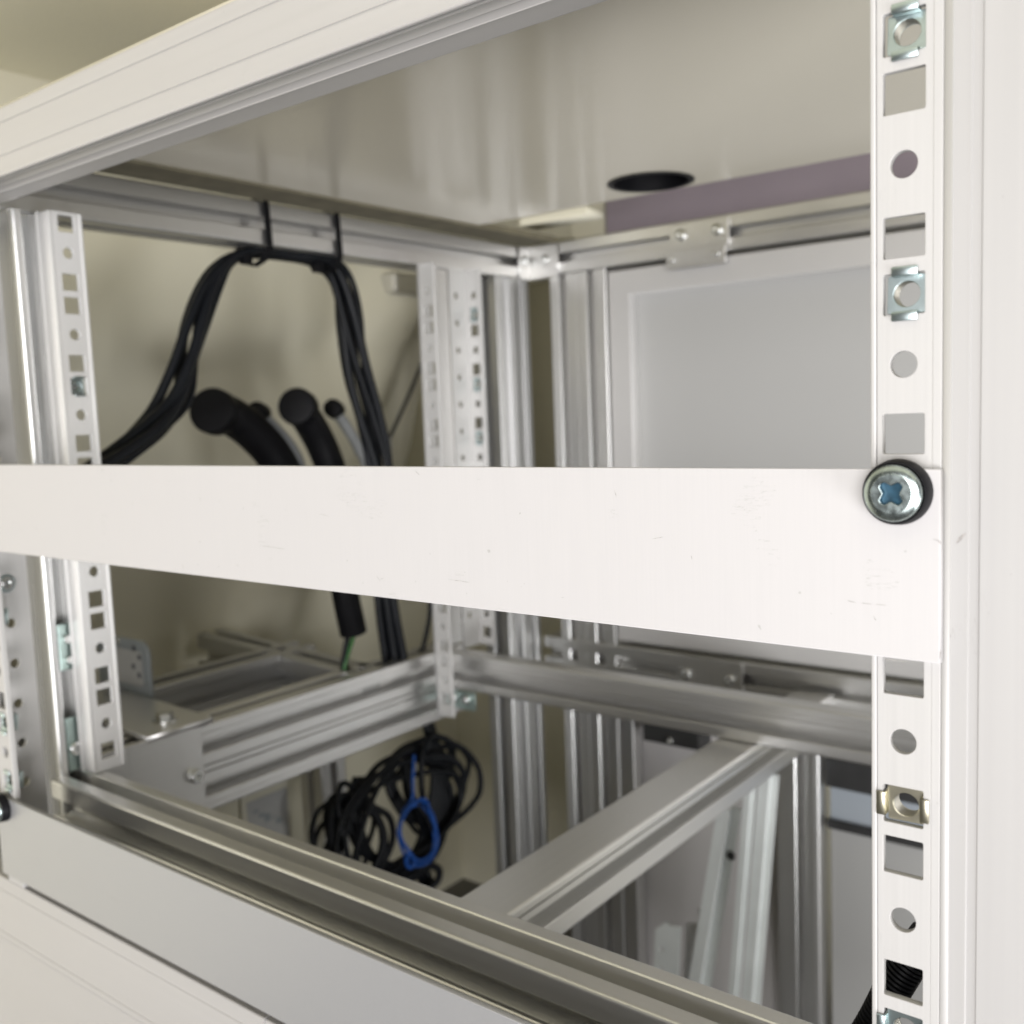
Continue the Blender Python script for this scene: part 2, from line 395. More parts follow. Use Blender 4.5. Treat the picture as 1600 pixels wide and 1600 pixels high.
# ------------------------------------------------------------------ rack rails
GR = 'perforated rack rails'
U = 44.45
def rail(label, xc, y, z0, z1, side, flange, mirror_y=1, k0=1, k1=-7, fh=False, m='rail'):
    """side = +1: inner edge toward -x (right-hand rail), -1: inner edge toward +x"""
    t = thing('rack_rail', label, 'rack rail', group=GR)
    e_in, e_out = xc - side * 7.4, xc + side * 8.4
    holes = []
    for k in range(k0, k1 - 1, -1):
        z = k * U
        for dz, kind in ((0, 'c'), (15.875, 's'), (-15.875, 's')):
            if z + dz < z1 - 6 and z + dz > z0 + 6:
                holes.append(circ(xc, z + dz, 3.15) if kind == 'c' else rrect(xc - 4.75, z + dz - 4.75, xc + 4.75, z + dz + 4.75, .5, 3))
    u0, u1 = sorted((xc - side * 5.9, xc + side * 6.25))
    bm = plate_bm(rect(u0, z0, u1, z1), holes, 2.0, .1, 'xz', y)
    q = bmesh.new(); u0, u1 = sorted((xc + side * 6.35, e_out)); add_box(q, (u0, y - .05, z0), (u1, y + 2, z1), .15); merge(bm, q)
    q = bmesh.new(); u0, u1 = sorted((xc + side * 6.2, xc + side * 6.4)); add_box(q, (u0, y + .3, z0 + .2), (u1, y + 1.9, z1 - .2), 0); merge(bm, q)
    q = bmesh.new(); u0, u1 = sorted((e_in, xc - side * 6.1))       # rounded bead along the inner edge
    add_box(q, (u0, y - .35, z0), (u1, y + 2.6, z1), .35); merge(bm, q)
    q = bmesh.new(); u0, u1 = sorted((xc - side * 6.15, xc - side * 5.85)); add_box(q, (u0, y + .5, z0 + .2), (u1, y + 1.9, z1 - .2), 0); merge(bm, q)
    bm_obj('perforated_face', bm, M[m], t)
    xf = xc + side * 9.4
    hol = []
    if fh:
        for k in range(k0, k1 - 1, -1):
            for dz in (0, 22.2):
                if z0 + 6 < k * U + dz < z1 - 6: hol.append(circ(y + mirror_y * (flange * .55), k * U + dz, 2.7, 18))
    ys = sorted((y + .2, y + mirror_y * flange))
    plate('side_flange', rect(ys[0], z0, ys[1], z1), hol, 1.9, M[m], t, .15, 'yz', xf - .95)
    return t
rail('sharp perforated rail at the right, screwed to the end of the middle blank panel', 0, 0, -430, 66, 1, 20)
rail('perforated rail at the left edge of the photo above the lower panel', -465.1, 0, -296, 66, -1, 24, fh=True)
t = thing('rack_rail', 'upright perforated rail beside the shiny left post, its holes clear', 'rack rail', group=GR)
yc = 58.
hs = []
for k in range(1, -6, -1):
    for dz, kind in ((0, 'c'), (15.875, 's'), (-15.875, 's')):
        z = k * U + dz
        if -243 < z < 62: hs.append(circ(yc, z, 3.15) if kind == 'c' else rrect(yc - 4.75, z - 4.75, yc + 4.75, z + 4.75, .5, 3))
bm = plate_bm(rect(50.2, -249.2, 65.4, 66.5), hs, 2.0, .12, 'yz', -467)
q = bmesh.new(); add_box(q, (-467.6, 65.5, -249.2), (-464.2, 67.2, 66.5), .4); merge(bm, q)
bm_obj('perforated_face', bm, M['rail_in'], t)
bm = bmesh.new(); add_box(bm, (-476.5, 48.2, -249.2), (-464.9, 50.1, 66.5), .3); add_box(bm, (-478.6, 47.4, -249.2), (-476.6, 50.6, 66.5), .5)
bm_obj('side_flange', bm, M['rail_in'], t, 30)
rail('blurred back rail nearer the cables, of the two at the back', -465.1, 349, -297, 65.5, -1, 12, 1, m='rail_in')
rail('blurred back rail with screws and nuts in its holes', -465.1, 404.6, -249, 65.5, -1, 20, -1, fh=True, m='rail_in')
# ------------------------------------------------------------------ cage nuts
GN = 'cage nuts clipped into the rails'
def cage_nut(label, x, y, z, vertical, m=None, dirn=1):
    """spring cage with two clips round a square nut with a threaded hole"""
    m = m or M['zinc']
    t = thing('cage_nut', label, 'cage nut', group=GN)
    dx = .35
    bm = plate_bm(rrect(x - 4.1 + dx, z - 4.2, x + 4.1 + dx, z + 4.2, .4, 3), [circ(x + dx, z, 3.05, 32)], 4.6, .12, 'xz', y + 1.3 * dirn if dirn > 0 else y - 5.9)
    tilt = .09 if vertical else -.07
    for v in bm.verts: v.co.y += (v.co.z - z) * tilt + (v.co.x - x) * .05
    bm_obj('nut', bm, m, t)
    # thread rings inside the hole
    bm = bmesh.new()
    for k in range(6):
        yy = y + 2.0 + k * .65
        P = [(x + dx + 3.03 * math.cos(a), yy, z + 3.03 * math.sin(a)) for a in [2 * math.pi * i / 24 for i in range(24)]]
        merge(bm, tube_bm(P, .2, True, 1, 1, False))
    bm_obj('thread', bm, M['thread'], t, 50)
    for s in (1, -1):
        bm = bmesh.new()
        if vertical:
            add_box(bm, (x - 2.9 + dx, y - .9, z + s * 4.0), (x + 2.9 + dx, y - .12, z + s * 6.1), .25)
            add_box(bm, (x - 2.9 + dx, y - .6, z + s * 3.9), (x + 2.9 + dx, y + 3, z + s * 4.55), .2)
        else:
            add_box(bm, (x + s * 4.0, y - .9, z - 2.9), (x + s * 6.1, y - .12, z + 2.9), .25)
            add_box(bm, (x + s * 3.9, y - .6, z - 2.9), (x + s * 4.55, y + 3, z + 2.9), .2)
        bm_obj('clip', bm, m, t, 30)
    return t
cage_nut('topmost cage nut in the sharp right rail', 0, 0, 28.575, True)
cage_nut('cage nut in the sharp right rail halfway between its top and the screw', 0, 0, -28.575, True)
cage_nut('yellowish cage nut clipped sideways in the sharp right rail', 0, 0, -149.2, False, M['zinc_y'])
cage_nut('cage nut at the very bottom of the sharp right rail', 0, 0, -206.4, False)
t = thing('cage_nut', 'cage nut in the upright rail beside the shiny left post', 'cage nut', group=GN)
z = -28.575
plate('nut', rrect(yc - 4, z - 4.2, yc + 4, z + 4.2, .4, 3), [circ(yc, z, 2.8, 24)], 4, M['zinc'], t, .2, 'yz', -471.5)
for s_ in (1, -1): box('clip', (-467, yc - 2.8, z + s_ * 4.1), (-464.2, yc + 2.8, z + s_ * 5.6), M['zinc'], t, .2)
box('bolt_tip', (-474, yc - 2, z - 2), (-470, yc + 2, z + 2), M['steel'], t, .8)
cage_nut('upper zinc cage nut behind the rail at the left edge', -465.1, 0, -149.2, True)
cage_nut('lower zinc cage nut behind the rail at the left edge', -465.1, 0, -206.4, True)
cage_nut('zinc cage nut just above the lower panel at the left edge', -465.1, 0, -238.1, True)
cage_nut('upper cage nut in the blurred back rail', -465.1, 404.6, 28.575, True)
cage_nut('middle cage nut in the blurred back rail', -465.1, 404.6, -28.575, True)
cage_nut('lower cage nut in the blurred back rail', -465.1, 404.6, -73, True)

# ------------------------------------------------------------------ blank panels
GP = 'blank rack panels'
def blank(label, ztop, m, right=8.75):
    hs = [rrect(x - 4.5, ztop - 4.4 - 3.4, x + 4.5, ztop - 4.4 + 3.4, 3.3, 6) for x in (0, -465.1)]
    o = plate('blank_panel', rect(right - 482.6, ztop - 43.7, right, ztop), hs, 2.6, m, None, .3, 'xz', -3)
    tag(o, label, 'blank panel', GP)
blank('bright brushed blank panel across the middle of the photo', -68.6, M['panel'])
blank('greyer smooth blank panel at the bottom left', -246.4, M['panel_low'])
def panel_screw(label, x, z):
    t = thing('panel_screw', label, 'screw', group='screws holding the blank panels')
    lathe('washer', [(3.4, 0), (7.5, 0), (7.6, .6), (7.25, 3.6), (6.95, 4.3), (6.75, 4.3), (6.6, 2.6), (3.4, 2.4)], (x, -3.02, z), '-y', M['rubber'], t, 56)
    # head: domed disc with a cross recess cut through its top
    cross = []
    w, L = 1.15, 3.0
    for k in range(4):
        a = math.radians(45 + 90 * k); d = Vector((math.cos(a), math.sin(a))); n = Vector((-d.y, d.x))
        p = [d * (w * 1.15) - n * w * .95 * 1.15, d * L - n * w * .75, d * (L + .25), d * L + n * w * .75]
        cross += [(x + q.x, z + q.y) for q in p[1:]] + [(x + (d * w * 1.2 + n * w * 1.2).x, z + (d * w * 1.2 + n * w * 1.2).y)]
    bm = bmesh.new()
    no, ni = 48, len(cross)
    # rings of the dome
    Rg = []
    for r, h in ((6.5, 1.0), (6.5, 4.8), (6.35, 5.5), (5.8, 6.0), (4.4, 6.2)):
        Rg.append([bm.verts.new((x + r * math.cos(2 * math.pi * k / no), -3 - h, z + r * math.sin(2 * math.pi * k / no))) for k in range(no)])
    for A, B in zip(Rg, Rg[1:]):
        for k in range(no): bm.faces.new((A[k], A[(k + 1) % no], B[(k + 1) % no], B[k]))
    bm.faces.new(Rg[0])
    bm_obj('head_dome', bm, M['zinc_s'], t, 40)
    bm = plate_bm(circ(x, z, 4.45, 48), [cross], .9, .12, 'xz', -3 - 6.23)
    bm_obj('head_face', bm, M['zinc_s'], t)
    lathe('recess', [(4.2, 0), (4.2, .5), (1.6, .35), (0, .3)], (x, -3 - 4.2, z), '-y', M['recess'], t, 24)
    return t
panel_screw('cross head screw in a black cup washer holding the middle panel to the right rail', 0, -73.4)
panel_screw('cross head screw in a black washer at the left end of the lower panel', -465.1, -251.3)
# scuff marks worn into the panel and the post
def scuffs(parent, spots, y, wid):
    for (x0, y0, x1, y1) in spots:
        bm = bmesh.new()
        a, b = pY(x0, y0, y), pY(x1, y1, y); d = (b - a); L = max(d.length, .2); d = d / L if d.length > 1e-4 else Vector((1, 0, 0))
        n = Vector((-d.z, 0, d.x)); n_ = 7; up, lo = [], []
        for k in range(n_ + 1):
            f = k / n_; w = wid * math.sin(math.pi * f) ** .6 * random.uniform(.5, 1.2) + .012
            p = a + d * L * f + n * random.uniform(-.06, .06)
            up.append(bm.verts.new(p + n * w)); lo.append(bm.verts.new(p - n * w))
        for k in range(n_): bm.faces.new((up[k], up[k + 1], lo[k + 1], lo[k]))
        bm_obj('stain', bm, M['scuff'], parent)
pan = bpy.data.objects['blank_panel']; low = bpy.data.objects['blank_panel.001']; post = bpy.data.objects['frame_post']
scuffs(pan, [(1019, 842, 1036, 839), (1324, 938, 1338, 942), (1345, 942, 1362, 944), (1368, 944, 1385, 946), (1364, 962, 1369, 970), (588, 899, 594, 908), (594, 905, 600, 903), (285, 881, 287, 890),
             (498, 803, 514, 806), (700, 905, 735, 910), (648, 735, 655, 742), (960, 765, 963, 777), (1080, 868, 1081, 874), (312, 776, 313, 783), (405, 852, 446, 858), (1456, 842, 1470, 846)], -3.03, .09)
scuffs(pan, [(1470, 1016, 1469, 1030), (1380, 1030, 1420, 1034), (1466, 845, 1470, 850)], -3.03, .12)
scuffs(post, [(1478, 748, 1488, 747), (1480, 790, 1485, 793), (1480, 828, 1486, 831), (1481, 869, 1486, 872), (1479, 893, 1486, 897), (1493, 850, 1510, 832), (1480, 988, 1486, 996), (1462, 120, 1463, 132)], .46, .42)
scuffs(low, [(160, 1395, 190, 1412), (420, 1500, 425, 1506), (90, 1330, 94, 1333)], -3.03, .06)

# ------------------------------------------------------------------ brackets and joint plates
def bracket(name, label, cat='bracket', group=None): return thing(name, label, cat, group=group)
# zinc brackets in the left post's slot
for lab, za, zb, scr in (('upper zinc bracket with two screws in the slot of the left post', -163, -190, ((-172, 2.6), (-184, 2.3))),
                         ('lower zinc bracket with one round screw in the slot of the left post', -218, -249.6, ((-236.5, 4.2),))):
    t = bracket('slot_bracket', lab, group='zinc brackets of the left post')
    box('bracket_plate', (-482.8, 42, za), (-480.9, 51.4, zb), M['zinc_g'], t, .5)
    for z, r in scr: cap_screw((-480.9, 46.8, z), 'x', M['steel'], t, r, 2.6)
# screws in the flange of the left rail
t = thing('flange_screw', 'small round head screw on the flange of the rail at the left edge', 'screw')
cap_screw((-473.6, 12.4, -133.6), 'x', M['steel'], t, 3.6, 2.6, 'screw_head')
lathe('screw_washer', [(5, 0), (5, .7), (3, .8)], (-473.9, 12.4, -133.6), 'x', M['zinc'], t, 24)
# joint plate on the lower left beam
t = bracket('joint_plate', 'smooth end plate with a socket screw on the lower left beam', 'joint plate')
plate('plate', rrect(60, -312, 134, -247.5, 1.5), [], 3, M['alu_y'], t, .4, 'yz', -489.4)
c = pX(304, 1211, -486)
cap_screw((-486.4, c.y, c.z), 'x', M['steel'], t, 5, 5)
# flat plate with a bolt on top of the lower left beam
t = bracket('flat_bracket', 'flat grey plate with a bolt bridging the two lower left beams', 'bracket')
plate('plate', [(-632, 150), (-486, 143), (-486.5, 96), (-628, 104)], [], 4, M['alu_x'], t, .5, 'xy', -249)
lathe('bolt_washer', [(8, 0), (8, 1.2), (4, 1.3)], (-508, 122, -245), 'z', M['steel'], t, 24)
lathe('bolt_head', [(5.6, 0), (5.6, 3.6), (5, 4.2), (0, 4.2)], (-508, 122, -243.8), 'z', M['steel'], t, 6)
# corner bracket at the back
t = bracket('corner_bracket', 'angled corner bracket with two screws joining the upper left and back beams', 'bracket')
plate('plate', rect(499, 68, 514.6, 96.5), [], 2, M['alu_z'], t, .3, 'yz', -489 + .1)
plate('plate', rect(-489, 68, -455, 96.5), [], 2, M['alu_z'], t, .3, 'xz', 512.8)
c = pY(852, 405, 512.6); cap_screw((c.x, 512.6, c.z), '-y', M['steel'], t, 4, 2.4)
c = pX(824, 408, -486.8); cap_screw((-486.8, 506.5, c.z), 'x', M['steel'], t, 4, 2.4)
# zinc corner bracket under the middle crosswise beam
t = bracket('corner_bracket', 'greenish zinc corner bracket below the bottom of the blurred back rail', 'bracket')
plate('plate', rect(-488, -296, -452, -281.4), [], 2, M['zinc_g'], t, .3, 'xz', 369)
cap_screw((-474, 369, -287), '-y', M['steel'], t, 4, 3); cap_screw((-460, 369, -287), '-y', M['steel'], t, 4, 3)
# hinge plate of the back panel
def hinge(label, x0, x1, z0, z1, zm, m, yb=515):
    t = bracket('hinge_plate', label, 'hinge')
    plate('plate', rrect(x0, zm, x1, z1, 1), [], 3, m, t, .4, 'xz', yb - 3.2)
    plate('lower_leaf', rrect(x0 - 3, z0, x1 - 2, zm - .6, 1), [], 3.4, m, t, .5, 'xz', yb - 5.0)
    for x in (x0 + 10, x1 - 9): cap_screw((x, yb - 3.2, (zm + z1) / 2 + 1.5), '-y', M['steel'], t, 4.6, 2.4)
    for x in (x0 + 3, x1 - 9): cap_screw((x, yb - 5, (z0 + zm) / 2), '-y', M['steel'], t, 2.4, 1.2)
    return t
hx0, hx1 = pY(1050, 380, 515).x, pY(1140, 380, 515).x
hinge('grey hinge plate with four screws at the top of the back panel', hx0, hx1, 60, 95.5, 75, M['alu_z'])
bx0, bx1 = pY(1059, 1040, 515).x, pY(1161, 1040, 515).x
t = bracket('joint_plate', 'dull joint plate with two screws on the lower back beam', 'joint plate')
plate('plate', rrect(bx0, -290, bx1, -266.5, 1), [], 3, M['alu_z'], t, .4, 'xz', 511.8)
for x in (bx0 + 10, bx1 - 10): cap_screw((x, 511.8, -282), '-y', M['steel'], t, 4.4, 2.6)

# ------------------------------------------------------------------ hinged back panel and lower panels
dx0 = pY(955, 600, 517).x
t = thing('hinged_panel', 'pale grey upper back panel in a mitred aluminium frame', 'panel door')
d0, d1, z1, z0 = dx0, 60, 65.5, -261
fw = 20
bm = plate_bm([(d0, z0), (d1, z0), (d1, z1), (d0, z1)], [rect(d0 + fw, z0 + fw, d1 - fw, z1 - fw)], 18, .6, 'xz', 517)
bm_obj('door_frame', bm, M['frame'], t)
box('door_panel', (d0 + fw - 4, 531, z0 + fw - 4), (d1 - fw + 4, 534, z1 - fw + 4), M['greypanel'], t, .2)
t = thing('lower_panel_door', 'grey lower back panel with a dark band across its top', 'panel door')
lx0 = xr1 + .6
box('door_panel', (lx0 + 3, 532, -660), (60, 536, -397), M['greypanel'], t, .2)
box('upper_infill', (lx0 + 3, 531, -393), (60, 536, -362), M['bluegrey'], t, .2)
box('band', (lx0 + 1, 524, -362), (60, 536, -338), M['dark'], t, .8)
box('divider', (lx0 + 1, 527, -398), (60, 536, -391), M['dark'], t, .6)
o = box('lining_board', (xb1 + .8, 536, -660), (xr0 - .8, 540, -295.8), M['greywall'], None, .3)
tag(o, 'warm grey lining board behind the leaning metal strips', 'board')
a = pY(1004, 1140, 512); c = pY(1092, 1174, 512)
t = thing('clip_bracket', 'small dark bracket with a bolt at the top of the grey lining board', 'bracket')
box('plate', (a.x, 512, c.z), (c.x, 536, a.z + 30), M['dark'], t, .8)
cap_screw((a.x + 28, 512, c.z + 5), '-y', M['steel'], t, 3, 2.5)
o = beam('frame_post', 'z', (xb1 + 1, 515.6, -640), (xb1 + 16, 530, -295.6), M['alu_z'], None, rad=1.2)
tag(o, 'thin upright strip at the left edge of the grey lining board', 'frame post', GF)
# ------------------------------------------------------------------ loose metal strips leaning at the back
GL = 'loose metal strips leaning at the back'
def strip(label, top, bottom, w, depth, hole=None, notch=False):
    t = thing('metal_strip', label, 'metal strip', group=GL)
    top, bottom = Vector(top), Vector(bottom); d = (bottom - top); d.normalize(); bottom = top + d * (660 + top.z - 4) / abs(d.z)
    def sl(u0, u1, y0, y1, name, m):
        bm = bmesh.new(); add_box(bm, (u0, y0, 0), (u1, y1, -1), 0)
        n = Vector((1, 0, 0))
        for v in bm.verts:
            f = -v.co.z; p = top.lerp(bottom, f); v.co = Vector((p.x + v.co.x, p.y + v.co.y, p.z))
        return bm_obj(name, bm, m, t)
    sl(0, w, 0, 1.6, 'front_leaf', M['pale'])
    sl(w - 1.6, w, 1.7, depth, 'side_leaf', M['pale'])
    sl(w + .1, w + depth * .55, depth * .6, depth * .6 + 1.6, 'back_leaf', M['pale'])
    if hole:
        p = top + d * hole
        lathe('screw', [(3.6, 0), (3.6, 1), (2.2, 1.8), (0, 1.8)], (p.x + w + 5, p.y + depth * .55, p.z), '-y', M['dark'], t, 18)
    return t
strip('broadest leaning strip with a dark screw near its top', pY(1121, 1262, 440), pY(1075, 1537, 440), 10, 12, 40)
strip('middle leaning strip, narrow', pY(1163, 1226, 434), pY(1138, 1551, 434), 5, 5)
strip('right leaning strip, its top behind a shorter sleeve', pY(1186, 1210, 440), pY(1159, 1558, 440), 8, 9)
t = thing('metal_strip', 'shortest strip with small holes and a torn hook at its top', 'metal strip', group=GL)
a, c = pY(1024, 1452, 440), pY(1063, 1450, 440)
bm = plate_bm([(a.x - 14, -656), (c.x - 14, -656), (c.x, c.z), (c.x - 9, c.z - 1.5), (c.x - 13, c.z + 1), (a.x, a.z)], [circ(a.x + 5 - i * .9, a.z - 16 - i * 17, 2.2, 14) for i in range(6)], 2, .2, 'xz', 440)
bm_obj('front_leaf', bm, M['pale'], t)
plate('hook', [(c.x + 1, c.z), (c.x + 12, c.z + 4), (c.x + 12, c.z + 16), (c.x + 15, c.z + 16), (c.x + 15, c.z + 1), (c.x + 6, c.z - 8), (c.x + 1, c.z - 8)], [], 1.6, M['alu_z'], t, .1, 'xz', 448)
plate('side_leaf', [(c.x - 13.5, -656), (c.x + 10, -656), (c.x + 16, c.z + 1), (c.x + .3, c.z - 6)], [], 1.6, M['alu_z'], t, .1, 'xz', 449.8)

# ------------------------------------------------------------------ cables
def bundle(label, path, n, r, spread, name='cable_bundle', ties=()):
    t = thing(name, label, 'cable bundle', group=None)
    for i in range(n):
        a = 2 * math.pi * i / n; P = []; ph = [random.uniform(0, 6.28) for _ in range(4)]
        for j, (p, w) in enumerate(path):
            k = spread * w
            tw = a + j * .35
            wa, wb = math.sin(j * .9 + ph[0]) + .6 * math.sin(j * 1.7 + ph[1]), math.sin(j * .8 + ph[2]) + .6 * math.sin(j * 1.5 + ph[3])
            P.append((p[0] + k * math.cos(tw) + k * .22 * wa, p[1] + k * math.sin(tw) + k * .26 * wb, p[2] + k * .4 * math.sin(tw + 1)))
        tube('cable', P, r * random.choice((.7, .85, 1.0, 1.1)), M['black'], t, n=7)
    return t
xc = -505
PL = lambda pts, x: [(pX(a, b, x), w) for a, b, w in pts]
bl = PL(((60, 800, 2.4), (130, 755, 2.3), (190, 712, 2.1), (232, 672, 1.9), (262, 630, 1.5), (284, 570, 1.2), (303, 510, 1.1), (326, 450, 1.0), (350, 413, .9), (383, 396, .6), (415, 396, .45), (450, 399, .4), (485, 404, .5), (512, 411, .8), (533, 440, .9), (547, 500, 1.1), (560, 580, 1.15), (576, 650, 1.1), (590, 720, 1.1), (597, 800, 1.), (602, 880, 1.), (606, 950, 1.), (618, 1040, 1.)), xc)
t = bundle('black cable bundle strapped under the upper left beam, drooping down on both sides', bl, 6, 3.2, 6.6)
# ties round the beam
for lab, yy in (('left cable tie looped round the upper left beam', 214.5), ('right cable tie looped round the upper left beam', 279)):
    t = thing('cable_tie', lab, 'cable tie', group='black cable ties on the beam')
    P = [(-486.8, yy - .5, 99.5), (-486.8, yy + 1, 66.5), (-492, yy, 59), (-503, yy, 56), (-514, yy, 59), (-520, yy, 66.5), (-520, yy, 99.5)]
    bm = bmesh.new()
    for A, B in zip(P, P[1:] + P[:1]):
        q = bmesh.new(); A, B = Vector(A), Vector(B); n = (B - A).cross(Vector((0, 1, 0))).normalized() * .7
        vs = []
        for p in (A, B):
            for s1, s2 in ((-1, -2.3), (1, -2.3), (1, 2.3), (-1, 2.3)): vs.append(q.verts.new(p + n * s1 + Vector((0, s2, 0))))
        for f in ((0, 1, 2, 3), (4, 5, 6, 7), (0, 1, 5, 4), (1, 2, 6, 5), (2, 3, 7, 6), (3, 0, 4, 7)): q.faces.new([vs[i] for i in f])
        merge(bm, q)
    bm_obj('strap', bm, M['rubber'], t)
    box('tie_head', (-505, yy - 12, 56), (-498, yy - 5, 63), M['rubber'], t, .8)
# corrugated conduits with elbows beyond the beam
def conduit(label, P, r, cap, material=None, capm=None, group=None):
    t = thing('conduit', label, 'conduit', group=group)
    Q = catmull(P, 12); bm = tube_bm(P, r * .94, n=12, res=5)
    if r > 8:
        for i, q in enumerate(Q[4:-1]):
            merge(bm, lathe_bm([(r * .93, -1.2), (r, -.7), (r, .7), (r * .93, 1.2)], q, (Q[i + 5] - q).normalized(), 28))
    bm_obj('hose', bm, material or M['rubber'], t, 50)
    d = Vector(P[0]) - Vector(P[1])
    o = Vector(P[0]) + d.normalized() * 1
    lathe('end_collar', [(0, -12), (cap * .9, -12), (cap, -9), (cap, 3), (cap * .92, 5.4), (cap * .6, 6.2), (0, 6.4)], o, (0.55, -.8, .15), capm or M['rubber'], t, 36)
    return t
GC = 'conduits pointing up behind the middle panel'
cx = -570
conduit('leftmost black conduit with a big round end collar', [pX(335, 643, cx), pX(360, 650, cx - 4), pX(395, 675, cx - 6), pX(430, 715, cx - 6), pX(455, 770, cx - 6), pX(470, 860, cx - 6)], 15, 17.5, group=GC)
conduit('second thick black conduit, with a slightly smaller collar', [pX(466, 637, cx), pX(480, 655, cx - 4), pX(500, 690, cx - 6), pX(517, 735, cx - 6), pX(530, 800, cx - 6), pX(540, 900, cx - 6)], 13, 15.5, group=GC)
conduit('grey pipe with a small black hooked end behind the leftmost conduit', [pX(404, 645, cx - 30), pX(425, 665, cx - 32), pX(455, 700, cx - 34), pX(470, 740, cx - 34), pX(480, 840, cx - 34)], 5.5, 8.5, M['pvc'], group=GC)
conduit('grey pipe with a small black hooked end beside the right cable bundle', [pX(522, 640, cx - 30), pX(540, 665, cx - 32), pX(560, 700, cx - 34), pX(575, 740, cx - 34), pX(580, 840, cx - 34)], 5.5, 8.5, M['pvc'], group=GC)
# corrugated sleeve and green wire below the panel
t = thing('cable_sleeve', 'ribbed black sleeve with a green wire hanging below the middle panel', 'cable sleeve')
P = [pX(530, 860, -515), pX(540, 930, -515), pX(552, 988, -515)]
Q = catmull(P, 14)
prof = bmesh.new()
merge(prof, tube_bm(P, 9.4, n=10, res=5))
for i, q in enumerate(Q):
    d = (Q[min(i + 1, len(Q) - 1)] - Q[max(i - 1, 0)]).normalized()
    merge(prof, lathe_bm([(9.4, -1.1), (10.8, -.6), (10.8, .6), (9.4, 1.1)], q, d, 24))
bm_obj('sleeve', prof, M['rubber'], t, 40)
tube('green_wire', [pX(556, 985, -515), pX(549, 1005, -515), pX(540, 1035, -515), pX(535, 1075, -516)], 1.7, M['green'], t)
tube('black_wire', [pX(546, 985, -515), pX(540, 1010, -515), pX(536, 1040, -517), pX(532, 1085, -520)], 2.2, M['black'], t)
o = tube('loose_cable', [pX(668, 900, -500), pX(672, 950, -500), pX(664, 1000, -505), pX(650, 1040, -510)], 2.0, M['black'], None)
tag(o, 'single thin black cable left of the blurred back rails', 'cable')

# coil of cable hanging under the lower left beam
t = thing('cable_coil', 'tangled coil of black cable hanging under the lower left beam', 'cable coil')
cc = pX(618, 1280, -505)
def loop(dy, dz, ry, rz, rot, dx, r=2.6, n=14, wob=4):
    P = []
    ph = random.random() * 6
    for i in range(n):
        a = 2 * math.pi * i / n
        u, v = ry * math.cos(a), rz * math.sin(a)
        y = u * math.cos(rot) - v * math.sin(rot); z = u * math.sin(rot) + v * math.cos(rot)
        w = wob * math.sin(3 * a + ph)
        P.append((cc.x + dx + 5 * math.sin(2 * a + ph), cc.y + dy + y + w * math.cos(a), cc.z + dz + z + w * math.sin(a)))
    return P
for i in range(6):                                       # left hanks, tall and narrow
    tube('cable_loop', loop(-50 + random.uniform(-8, 8), -8 + random.uniform(-6, 6), 26 + random.uniform(-7, 7), 46 + random.uniform(-6, 6), random.uniform(-.15, .2), random.uniform(-16, 6)), random.uniform(2.1, 2.9), M['black'], t, True)
for i in range(8):                                       # right hanks
    tube('cable_loop', loop(46 + random.uniform(-7, 9), 12 + random.uniform(-6, 5), 30 + random.uniform(-8, 8), 44 + random.uniform(-8, 5), random.uniform(.25, .6), random.uniform(-12, 10)), random.uniform(2.1, 2.9), M['black'], t, True)
for i in range(5):                                       # big loops joining both sides
    tube('cable_loop', loop(random.uniform(-6, 6), -2 + random.uniform(-6, 6), 72 + random.uniform(-10, 5), 48 + random.uniform(-6, 6), random.uniform(-.05, .3), random.uniform(-10, 10)), random.uniform(1.9, 2.6), M['black'], t, True)
for i in range(7):                                       # bottom knot
    tube('cable_loop', loop(12 + random.uniform(-6, 6), -66 + random.uniform(-6, 6), 22 + random.uniform(-6, 4), 18 + random.uniform(-4, 6), random.uniform(0, 2), random.uniform(-6, 10)), 3.2, M['black'], t, True)
for i in range(6):                                       # hanging strands
    k = i * 3.0
    tube('cable_strand', [pX(664 + k * .7, 1130, -507 - i), pX(672 + k, 1180, -505), pX(676 + k * 1.2, 1230, -503), pX(660 + k * 2, 1300, -505), pX(640 + k, 1350, -505)], 2.7, M['black'], t)
for i in range(3):
    tube('cable_strand', [pX(556 + 8 * i, 1215, -509), pX(546 + 7 * i, 1250, -505), pX(548 + 9 * i, 1300, -503), pX(575 + 6 * i, 1340, -505), pX(640, 1360, -505)], 2.7, M['black'], t)
t = thing('blue_cord', 'bright blue cord tied round the black cable coil', 'cord')
xb = -492
tube('cord', [pX(647, 1180, xb - 6), pX(645, 1215, xb), pX(644, 1247, xb), pX(630, 1268, xb), pX(623, 1292, xb), pX(627, 1322, xb), pX(638, 1343, xb - 2), pX(655, 1350, xb), pX(674, 1338, xb), pX(682, 1308, xb), pX(676, 1274, xb), pX(660, 1252, xb), pX(645, 1250, xb)], 1.3, M['blue'], t)
tube('cord', [pX(645, 1256, xb + 3), pX(664, 1249, xb + 4), pX(673, 1275, xb + 3), pX(684, 1312, xb + 3), pX(670, 1346, xb + 3), pX(640, 1352, xb + 2), pX(631, 1333, xb + 2), pX(622, 1300, xb + 3), pX(631, 1275, xb + 3)], 1.3, M['blue'], t, True)
tube('cord', [pX(640, 1262, xb + 1), pX(659, 1260, xb + 1), pX(676, 1292, xb + 1), pX(676, 1330, xb + 1), pX(652, 1344, xb + 4), pX(628, 1312, xb + 5), pX(627, 1284, xb + 1)], 1.3, M['blue'], t, True)
tube('cord', [pX(630, 1318, xb + 4), pX(638, 1330, xb + 6), pX(634, 1345, xb + 4), pX(640, 1356, xb + 4), pX(648, 1347, xb + 5), pX(641, 1333, xb + 6)], 1.5, M['blue'], t, True)

